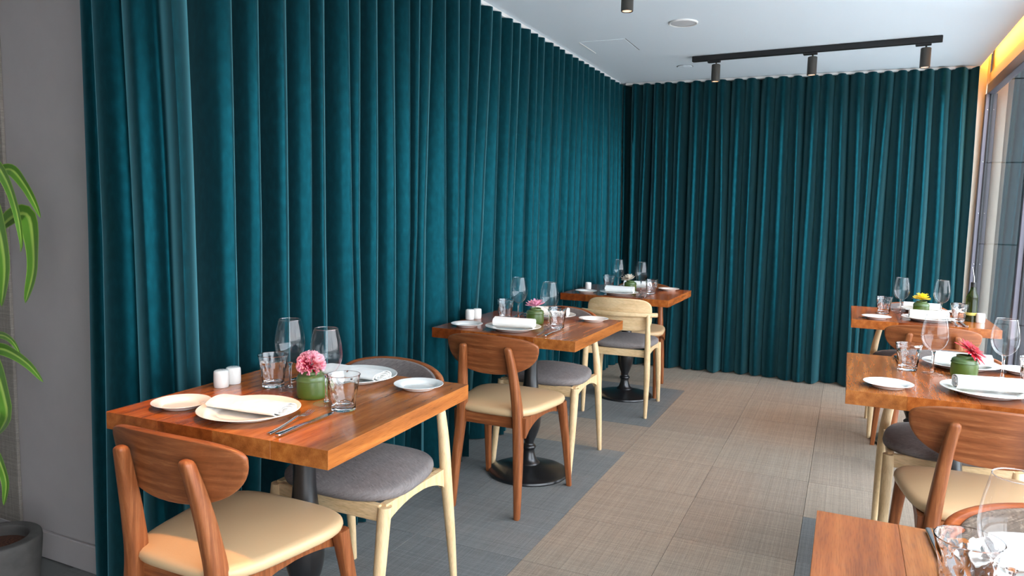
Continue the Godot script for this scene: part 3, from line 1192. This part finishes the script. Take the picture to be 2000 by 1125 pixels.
func cloths() -> void:
	# long curtain: starts round the end of the side wall, turns, and runs along the left wall
	var t := []
	var m := []
	var inn := []
	for q in [[-2.20, -1.56, -2.20, -1.56], [-2.115, -1.535, -2.09, -1.53], [-1.985, -1.545, -1.93, -1.54], [-1.845, -1.575, -1.815, -1.59]]:
		t.append(Vector2(q[0], q[1]))
		m.append(Vector2(q[2], q[3]))
		inn.append(Vector2(0, -1))
	inn[3] = Vector2(-.8, -.6)
	var zt := [1.77, 1.89, 2.01, 2.14, 2.22, 2.36, 2.44, 2.55, 2.67, 2.80, 2.88, 2.99, 3.11, 3.24, 3.36, 3.47, 3.61, 3.72, 3.87, 3.98]
	var zm := [1.75, 1.88, 2.01, 2.14, 2.19, 2.36, 2.41, 2.53, 2.66, 2.80, 2.85, 2.90, 3.10, 3.23, 3.30, 3.37, 3.52, 3.68, 3.79, 3.88]
	zt.append_array([4.13, 4.24, 4.35, 4.5, 4.61, 4.71, 4.86, 4.98, 5.1, 5.21, 5.34, 5.47, 5.57, 5.74, 5.87, 5.99, 6.09])
	zm.append_array([4.05, 4.18, 4.27, 4.45, 4.54, 4.69, 4.81, 4.93, 5.08, 5.24, 5.34, 5.45, 5.56, 5.76, 5.86, 6.0, 6.09])
	for k in zt.size():
		t.append(Vector2(-1.80, -zt[k]))
		m.append(Vector2(-1.775, -zm[k]))
		inn.append(Vector2(-1, 0))
	tag(part(self, "teal_curtain", curtain(t, m, 2.375, inn, .12, 5), M.velvet), "long teal velvet curtain hanging along the left wall in deep folds", "curtain", "teal velvet curtains")
	t = []
	m = []
	inn = []
	var xt := [-1.83, -1.72, -1.61, -1.53, -1.44, -1.33, -1.21, -1.1, -1.0, -.88, -.77, -.65, -.54, -.43]
	var xm := [-1.80, -1.70, -1.61, -1.51, -1.42, -1.32, -1.19, -1.1, -.96, -.87, -.75, -.64, -.53, -.40]
	xt.append_array([-.32, -.22, -.12, -.01, .09, .19, .28, .36, .45, .54, .66, .76])
	xm.append_array([-.31, -.20, -.09, .03, .10, .17, .30, .37, .47, .57, .69, .775])
	for k in xt.size():
		t.append(Vector2(xt[k], -6.14))
		m.append(Vector2(xm[k], -6.13))
		inn.append(Vector2(0, -1))
	t[0].y = -6.2
	m[0].y = -6.2
	var far := part(self, numbered("teal_curtain"), curtain(t, m, 2.385, inn, .12, 6), M.velvet)
	far.name = "teal_curtain_001"
	tag(far, "teal velvet curtain hanging across the far end wall", "curtain", "teal velvet curtains")
	# ceiling rails
	var pr := []
	for q in [[-2.24, -1.585], [-2.0, -1.585], [-1.91, -1.6], [-1.86, -1.65], [-1.845, -1.74], [-1.845, -2.2], [-1.845, -4.2], [-1.845, -6.12]]:
		pr.append(Vector3(q[0], 2.388, q[1]))
	tag(part(self, "curtain_rail", sweep(pr, [Vector2(.014, .0115)], Vector3.UP, 6.0).done(40), M.white_paint), "white ceiling rail carrying the long left curtain", "curtain rail")
	var p2 := [Vector3(-1.8, 2.39, -6.185), Vector3(-.5, 2.39, -6.185), Vector3(.4, 2.39, -6.185), Vector3(.65, 2.39, -6.2), Vector3(.775, 2.39, -6.235)]
	tag(part(self, "curtain_rail_001", sweep(p2, [Vector2(.014, .0095)], Vector3.UP, 6.0).done(40), M.white_paint), "white ceiling rail carrying the far curtain", "curtain rail")


func make_spot(o: Node3D) -> void:
	# origin at the track's underside, body hangs below
	part(o, "adapter", rbox(Vector3(.085, .014, .03), .002, Vector3(-.015, -.007, 0)).done(), M.black)
	part(o, "stem", lathe([Vector2(0, -.012), Vector2(.005, -.012), Vector2(.005, -.03), Vector2(0, -.03)], 14).done(40), M.black)
	var can := part(o, "body", lathe([Vector2(0, -.028), Vector2(.026, -.028), Vector2(.029, -.031), Vector2(.029, -.142), Vector2(.0275, -.144), Vector2(.025, -.144), Vector2(.024, -.136), Vector2(0, -.136)], 36).done(30), M.charcoal)
	part(can, "lens", lathe([Vector2(0, -.1385), Vector2(.022, -.1385), Vector2(.022, -.141), Vector2(0, -.1415)], 28).done(40), M.bulb, "glowing warm lens")

func ceiling_things() -> void:
	var a := Vector3(-1.07, 2.38, -5.30)
	var b := Vector3(.437, 2.38, -5.155)
	var dir := (b - a).normalized()
	var yaw := rad_to_deg(atan2(-dir.z, dir.x))
	var tr := thing("track_rail", "black ceiling track carrying three spotlights", "track rail", (a + b) * .5, yaw)
	part(tr, "rail", rbox(Vector3(a.distance_to(b), .036, .036), .002, Vector3(0, -.0, 0)).done(), M.black)
	var names := ["left spotlight of three on black ceiling track", "middle spotlight of three on black ceiling track", "right spotlight of three on black ceiling track, nearest the window"]
	var sx := [-.905, -.285, .353]
	for k in 3:
		var f: float = (sx[k] - a.x) / (b.x - a.x)
		var p := a.lerp(b, f)
		place("spot", make_spot, "track_spotlight", names[k], "spotlight", Vector3(p.x, 2.362, p.z), yaw, "black cylinder spotlights")
		warm_spot(Vector3(p.x, 2.362 - .15, p.z), Vector3([-.7, -.3, .36][k], 0, [-5.0, -5.2, -4.9][k]), [.7, .6, .7][k], 24.0)
	place("spot", make_spot, "track_spotlight", "black spotlight cut off by the top of the photo", "spotlight", Vector3(-1.02, 2.39, -3.47), yaw, "black cylinder spotlights")
	warm_spot(Vector3(-1.02, 2.24, -3.47), Vector3(-1.1, 0, -3.35), .8, 24.0)
	place("spot", make_spot, "track_spotlight", "black spotlight above the front left table, out of frame", "spotlight", Vector3(-1.1, 2.39, -1.42), yaw, "black cylinder spotlights")
	warm_spot(Vector3(-1.1, 2.24, -1.42), Vector3(-1.48, .6, -1.25), 3.2, 15.0)
	# speaker grille
	var sp := thing("ceiling_speaker", "round white grille set flush in the ceiling", "speaker", Vector3(-.945, 2.4, -4.36))
	part(sp, "rim", lathe([Vector2(.07, 0), Vector2(.084, 0), Vector2(.083, -.006), Vector2(.078, -.009), Vector2(.071, -.006)], 48).done(40), M.white_paint)
	part(sp, "grille", lathe([Vector2(0, .0), Vector2(.071, 0), Vector2(.071, -.004), Vector2(0, -.007)], 48).done(40), mat(rgb8(205, 205, 205), .8))
	# access hatch: flush panel with a fine shadow joint
	var hz := thing("access_hatch", "flush square access hatch in the ceiling near the curtain", "hatch", Vector3(-1.52, 2.4, -4.8))
	part(hz, "panel", rbox(Vector3(.3, .004, .34), .001, Vector3(0, -.001, 0)).done(), M.ceiling)
	part(hz, "hinge_edge", rbox(Vector3(.006, .004, .34), .001, Vector3(-.154, -.003, 0)).done(), M.white_paint)
	part(hz, "latch_edge", rbox(Vector3(.004, .003, .34), .001, Vector3(.155, -.001, 0)).done(), M.charcoal)
	var pl := thing("ceiling_plate", "small round cover plate in the ceiling behind the left spotlight", "cover plate", Vector3(-1.19, 2.4, -5.62))
	part(pl, "cover", lathe([Vector2(0, .002), Vector2(.055, .002), Vector2(.055, -.003), Vector2(.05, -.006), Vector2(0, -.007)], 36).done(40), M.ceiling)
	part(pl, "shadow_ring", lathe([Vector2(.055, .001), Vector2(.06, .001), Vector2(.06, -.001), Vector2(.055, -.001)], 36).done(40), M.charcoal)


const C := [Vector2(-1.39, -1.626), Vector2(-1.375, -3.262), Vector2(-1.388, -5.02), Vector2(.395, -4.745), Vector2(.375, -2.91), Vector2(.335, -1.085)]
const TD := ["table with pink carnation", "table with pale pink flower", "corner table with white flower", "table with yellow flower", "table with red gerbera", "cropped table at lower right corner"]

func furniture() -> void:
	table(C[0], .70, .715, [-.17, .01, .187], [1, 2, 0, 3], "square wooden pedestal table at front left, set with a pink carnation", 2.0)
	table(C[1], .705, .72, [-.2, -.02, .16], [4, 1, 2, 0], "square wooden pedestal table, middle of the left row, with pale pink flower")
	table(C[2], .74, .74, [-.19, .0, .2], [4, 2, 4, 1], "square wooden pedestal table in the far corner, with white flower")
	table(C[3], .70, .70, [-.12, .06, .2], [1, 4, 2, 5], "square wooden pedestal table by the window, far right, with yellow flower")
	table(C[4], .70, .73, [-.175, .02, .2], [0, 1, 2, 4], "square wooden pedestal table by the window with red gerbera in green jar")
	table(C[5], .71, .72, [-.22, -.06, .15], [5, 0, 1, 2], "wooden table cut off by the lower right corner of the photo")
	var gb := "brown wooden chairs with beige seats"
	var ga := "pale wooden chairs with grey seats"
	place("a", chair_brown, "dining_chair", "brown half-moon back chair with beige seat at the near side of the carnation table", "chair", Vector3(-1.392, 0, -1.382), 0, gb)
	place("a", chair_brown, "dining_chair", "brown half-moon back chair with beige seat, near side of table with pale pink flower", "chair", Vector3(-1.348, 0, -2.957), 0, gb)
	place("a", chair_brown, "dining_chair", "brown chair with beige seat, far side of the corner table with white flower", "chair", Vector3(-1.39, 0, -5.29), 180, gb)
	place("a", chair_brown, "dining_chair", "brown half-moon back chair, near side of the table with yellow flower", "chair", Vector3(.416, 0, -4.395), 0, gb)
	place("a", chair_brown, "dining_chair", "brown half-moon back chair with beige seat, near side of the red gerbera table", "chair", Vector3(.411, 0, -2.60), 0, gb)
	var round_ash := func(o): chair_round(o, M.brown_x)
	place("b", round_ash, "dining_chair", "pale chair with round grey padded back and seat, far side of the carnation table", "chair", Vector3(-1.375, 0, -1.885), 180, ga)
	place("b", round_ash, "dining_chair", "pale chair with grey seat, far side of the table with pale pink flower", "chair", Vector3(-1.38, 0, -3.53), 180, ga)
	place("b", round_ash, "dining_chair", "pale chair with grey seat, far side of the red gerbera table", "chair", Vector3(.39, 0, -3.16), 180, ga)
	place("b", round_ash, "dining_chair", "pale chair with grey seat, far side of the table with yellow flower", "chair", Vector3(.395, 0, -5.0), 180, ga)
	place("b2", func(o): chair_round(o, M.orange_x), "dining_chair", "chair with orange wood rim and tweed back, behind the glasses at lower right", "chair", Vector3(.40, 0, -1.37), 180, ga)
	place("c", chair_bow, "dining_chair", "pale chair with bow rail and plywood back, near side of the white flower table", "chair", Vector3(-1.325, 0, -4.735), 4.0, ga)


func settings() -> void:
	for k in 6:
		setting(k)

func setting(k: int) -> void:
	var c: Vector2 = C[k]
	var td: String = TD[k]
	var Y := .7505
	var off := func(x: float, z: float) -> Vector3: return Vector3(c.x + x, Y, c.y + z)
	# per table: near plate, side, tumbler near/far, wine near/far, jar, far plate, far side
	var P := {"plate": Vector2(0, .225), "side": Vector2(-.225, .255), "tn": Vector2(.18, .062), "tf": Vector2(-.155, -.045), "wn": Vector2(.1, .035), "wf": Vector2(-.105, -.05), "jar": Vector2(.012, -.005), "plate2": Vector2(.0, -.245), "side2": Vector2(.232, -.245), "s1": Vector2(-.287, .03), "s2": Vector2(-.29, -.02)}
	match k:
		0:
			P.tn = Vector2(.186, .06)
			P.side = Vector2(-.207, .245)
			P.wf = Vector2(-.085, -.04)
			P.wn = Vector2(.108, .035)
			P.jar = Vector2(.022, -.008)
			P.plate = Vector2(.004, .215)
		1:
			P.tf = Vector2(-.18, -.07)
			P.tn = Vector2(.155, .064)
			P.s1 = Vector2(-.322, .044)
			P.s2 = Vector2(-.306, -.005)
			P.wf = Vector2(-.12, -.1)
		2:
			P.tf = Vector2(-.175, -.1)
			P.wf = Vector2(-.115, -.14)
			P.wn = Vector2(.09, .0)
		3:
			P.tf = Vector2(-.18, -.03)
			P.wf = Vector2(-.09, -.08)
			P.tn = Vector2(.184, .10)
			P.wn = Vector2(.11, -.03)
			P.jar = Vector2(.02, -.13)
			P.plate2 = Vector2(.03, -.25)
			P.s1 = Vector2(.29, .075)
			P.plate = Vector2(.03, .17)
		4:
			P.tf = Vector2(-.148, -.089)
			P.tn = Vector2(.218, -.01)
			P.wf = Vector2(-.071, -.062)
			P.wn = Vector2(.146, -.1)
			P.jar = Vector2(.027, -.068)
			P.plate = Vector2(.055, .205)
			P.plate2 = Vector2(.04, -.25)
		5:
			P.tf = Vector2(-.152, -.09)
			P.wf = Vector2(-.108, -.045)
			P.plate2 = Vector2(-.005, -.24)
	var gpl := "white dinner plates"
	if k != 5:
		place("plate", func(o): make_plate(o, .129), "dinner_plate", "white dinner plate at the near side of the " + td, "plate", off.call(P.plate.x, P.plate.y), 0, gpl)
		place("side", func(o): make_plate(o, .075), "side_plate", "small white side plate at the near side of the " + td, "plate", off.call(P.side.x, P.side.y), 0, "white side plates")
	place("plate", func(o): make_plate(o, .129), "dinner_plate", "white dinner plate at the far side of the " + td, "plate", off.call(P.plate2.x, P.plate2.y), 0, gpl)
	if k != 5:
		place("side", func(o): make_plate(o, .075), "side_plate", "small white side plate at the far side of the " + td, "plate", off.call(P.side2.x, P.side2.y), 0, "white side plates")
	# napkins
	var flat := k == 0
	var kind := "napflat" if flat else "naproll"
	var mk := func(o): make_napkin(o, .215, .05, .015, 3) if flat else make_napkin(o, .19, .036, .024, 4)
	var up := Vector3(0, .011, 0)
	var gn := "white cloth napkins"
	if k != 5:
		place(kind, mk, "napkin", "white cloth napkin rolled on the near plate of the " + td, "napkin", off.call(P.plate.x + .004, P.plate.y) + up, [4, 6, 2, 3, 10, 0][k], gn)
	place(kind, mk, "napkin", "white cloth napkin rolled on the far plate of the " + td, "napkin", off.call(P.plate2.x, P.plate2.y + .01) + up, [-2, 5, 4, -3, 2, 4][k], gn)
	# cutlery: right of the plate as seen from each seat
	var gk := "steel table knives"
	var gf := "steel forks"
	if k != 5:
		place("knife", make_knife, "table_knife", "steel knife beside the near plate of the " + td, "knife", off.call(.19, .215), 3.0, gk)
		place("fork", make_fork, "fork", "steel fork beside the near plate of the " + td, "fork", off.call(.15, .22), [10.0, 6.0, 5.0, 5.0, 5.0, 0.0][k], gf)
	place("knife", make_knife, "table_knife", "steel knife beside the far plate of the " + td, "knife", off.call(-.165, -.24), 183.0, gk)
	place("fork", make_fork, "fork", "steel fork beside the far plate of the " + td, "fork", off.call(-.128, -.23), 184.0, gf)
	# glasses
	var gg := "stemmed wine glasses"
	var gt := "dimpled water tumblers"
	if k != 5:
		place("wine", make_wine, "wine_glass", "clear wine glass, right of the jar on the " + td, "wine glass", off.call(P.wn.x, P.wn.y), 0, gg)
		place("tumbler", make_tumbler, "water_tumbler", "dimpled glass tumbler at the near right of the " + td, "tumbler", off.call(P.tn.x, P.tn.y), 40.0 * k, gt)
	place("wine", make_wine, "wine_glass", ("clear wine glass, left of the jar on the " if k != 5 else "clear wine glass in front of far plate on the ") + td, "wine glass", off.call(P.wf.x, P.wf.y), 0, gg)
	place("tumbler", make_tumbler, "water_tumbler", "dimpled glass tumbler at the far left of the " + td, "tumbler", off.call(P.tf.x, P.tf.y), 75.0 + 50.0 * k, gt)
	if k != 5:
		var fname: String = ["pink carnation", "pale pink flower", "white flower", "yellow flower", "red gerbera"][k]
		place("jar", make_jar, "flower_jar", "small green glass jar holding the " + fname, "jar", off.call(P.jar.x, P.jar.y), 60.0 * k, "green flower jars")
		var top: Vector3 = off.call(P.jar.x, P.jar.y) + Vector3(0, .078, 0)
		match k:
			0:
				flower("ruffled pink carnation in the green jar on the front left table", top + Vector3(0, .0, 0), Vector3(.15, 0, .1), "pink")
			1:
				flower("pale pink chrysanthemum in the green jar on the middle left table", top + Vector3(0, .006, 0), Vector3(.1, 0, .12), "blush")
			2:
				flower("ivory white chrysanthemum in the green jar on the corner table", top + Vector3(-.012, .004, 0), Vector3(.1, 0, .15), "ivory")
			3:
				flower("bright yellow chrysanthemum in the green jar on the far right table", top + Vector3(0, .01, 0), Vector3(.05, 0, .02), "yellow")
			4:
				flower("red gerbera leaning sideways out of its green jar", top + Vector3(.018, .014, 0), Vector3(.15, 0, -.62), "crimson")
	# salt and pepper
	var gs := "white ceramic shakers"
	if k < 3:
		place("shaker", make_shaker, "salt_shaker", "white ceramic shaker, nearer of the pair on the " + td, "shaker", off.call(P.s1.x, P.s1.y), 0, gs)
		if k < 2:
			place("shaker", make_shaker, "salt_shaker", "white ceramic shaker, farther of the pair on the " + td, "shaker", off.call(P.s2.x, P.s2.y), 30, gs)
	if k == 3:
		place("shaker", make_shaker, "salt_shaker", "white ceramic shaker beside the dark oil bottle", "shaker", off.call(P.s1.x, P.s1.y), 0, gs)
		var b := thing("oil_bottle", "dark green oil bottle with a pourer by the window", "bottle", off.call(.247, .05))
		part(b, "body", lathe(spline2([Vector2(0, 0), Vector2(.026, 0), Vector2(.0285, .004), Vector2(.0285, .12), Vector2(.027, .14), Vector2(.019, .16), Vector2(.0135, .178), Vector2(.0125, .2), Vector2(.013, .205), Vector2(.0, .206)], 3), 40).done(40), M.bottle, "dark green glass body")
		var cap := part(b, "cap", lathe([Vector2(0, .216), Vector2(.012, .216), Vector2(.0135, .213), Vector2(.0135, .19), Vector2(.0128, .19), Vector2(0, .207)], 30).done(35), M.black, "black cap")
		part(b, "label", lathe([Vector2(.0288, .035), Vector2(.0291, .0355), Vector2(.0291, .05), Vector2(.0288, .0505)], 40).done(35, false), M.label, "narrow yellow label band")
		part(cap, "pourer", sweep([Vector3(0, .214, 0), Vector3(0, .24, 0), Vector3(-.006, .27, 0), Vector3(-.012, .3, 0)], [Vector2(.004, .004), Vector2(.003, .003), Vector2(.0022, .0022), Vector2(.0016, .0016)], Vector3.BACK, 2.0, 10).done(60), M.steel, "thin steel pouring spout")


func plant() -> void:
	var pc := Vector3(-2.385, 0, -1.345)
	var pot := thing("plant_pot", "round grey concrete plant pot standing by the left wall", "pot", pc)
	part(pot, "shell", lathe(spline2([Vector2(0, .02), Vector2(.085, .0), Vector2(.105, .02), Vector2(.117, .12), Vector2(.124, .20), Vector2(.124, .225), Vector2(.118, .232), Vector2(.094, .232), Vector2(.089, .227), Vector2(.087, .19), Vector2(.0, .19)], 3), 64).done(45), M.concrete)
	part(pot, "soil", lathe([Vector2(0, .205), Vector2(.05, .204), Vector2(.088, .198), Vector2(.088, .185), Vector2(0, .2)], 40).done(40), M.soil, "brown potting soil").set_meta("kind", "stuff")
	var pl := thing("dracaena_plant", "tall dracaena with long drooping lime-striped leaves at the left edge", "plant", Vector3(-2.42, .22, -1.33))
	var o := pl.position
	var cane := bar([[0, 0, 0, .012, .012], [-.02, .3, -.01, .011, .011], [-.02, .7, -.02, .01, .01], [.02, 1.12, -.02, .009, .009]], 2.0, 12).done(60)
	part(pl, "cane", cane, M.cane)
	var L := []
	# each leaf: plan shift and points as (x offset from the plant, height)
	L.append([[[.02, 1.1], [.1, 1.16], [.174, 1.187], [.286, 1.124], [.353, 1.039], [.377, .96], [.366, .931]], .024, .0, .1])
	L.append([[[.02, 1.02], [.115, 1.07], [.213, 1.08], [.284, 1.023], [.338, .952], [.349, .879], [.303, .778]], .05, .02, .12])
	L.append([[[.02, 1.1], [.098, 1.146], [.172, 1.16], [.239, 1.114], [.286, 1.059], [.307, 1.023]], .026, -.02, .02])
	L.append([[[.02, 1.05], [.091, 1.1], [.168, 1.109], [.192, 1.057], [.201, .983], [.177, .918]], .05, .04, .1])
	L.append([[[.02, .95], [.136, 1.02], [.209, 1.028], [.228, .97], [.225, .865], [.179, .764]], .042, -.03, .0])
	L.append([[[.0, 1.0], [.065, 1.055], [.137, 1.026], [.16, .952], [.159, .877], [.147, .843]], .042, .03, .06])
	L.append([[[-.03, .58], [.03, .642], [.133, .669], [.201, .663], [.242, .64], [.257, .619]], .018, .0, .06])
	L.append([[[-.04, .52], [.025, .6], [.142, .63], [.227, .623], [.307, .598], [.369, .56]], .028, .02, .03])
	L.append([[[-.05, .52], [.013, .601], [.116, .612], [.198, .566], [.253, .496], [.257, .45], [.175, .383]], .05, .02, .1])
	L.append([[[-.04, .45], [.02, .522], [.109, .524], [.139, .489], [.145, .442], [.127, .4]], .042, .0, .08])
	L.append([[[-.06, .2], [-.001, .275], [.104, .3], [.147, .275], [.173, .223], [.148, .151]], .03, .02, .06])
	L.append([[[-.06, .2], [-.003, .258], [.075, .263], [.098, .226], [.102, .178], [.091, .143]], .03, .04, .08])
	L.append([[[-.0, 1.1], [-.06, 1.2], [-.15, 1.16], [-.22, 1.02], [-.24, .9]], .045, .03, .1])
	L.append([[[-.02, .55], [-.09, .64], [-.17, .58], [-.21, .46]], .045, .03, .1])
	for l in L:
		var path := []
		for p in l[0]:
			path.append(Vector3(p[0], p[1], l[2] + l[3] * clampf(absf(p[0]) / .4, 0.0, 1.0) - .02))
		part(pl, "leaf", leaf(path, l[1] * 1.25, .3, Vector3(.25, .25, 1.0).normalized()), M.leaf)
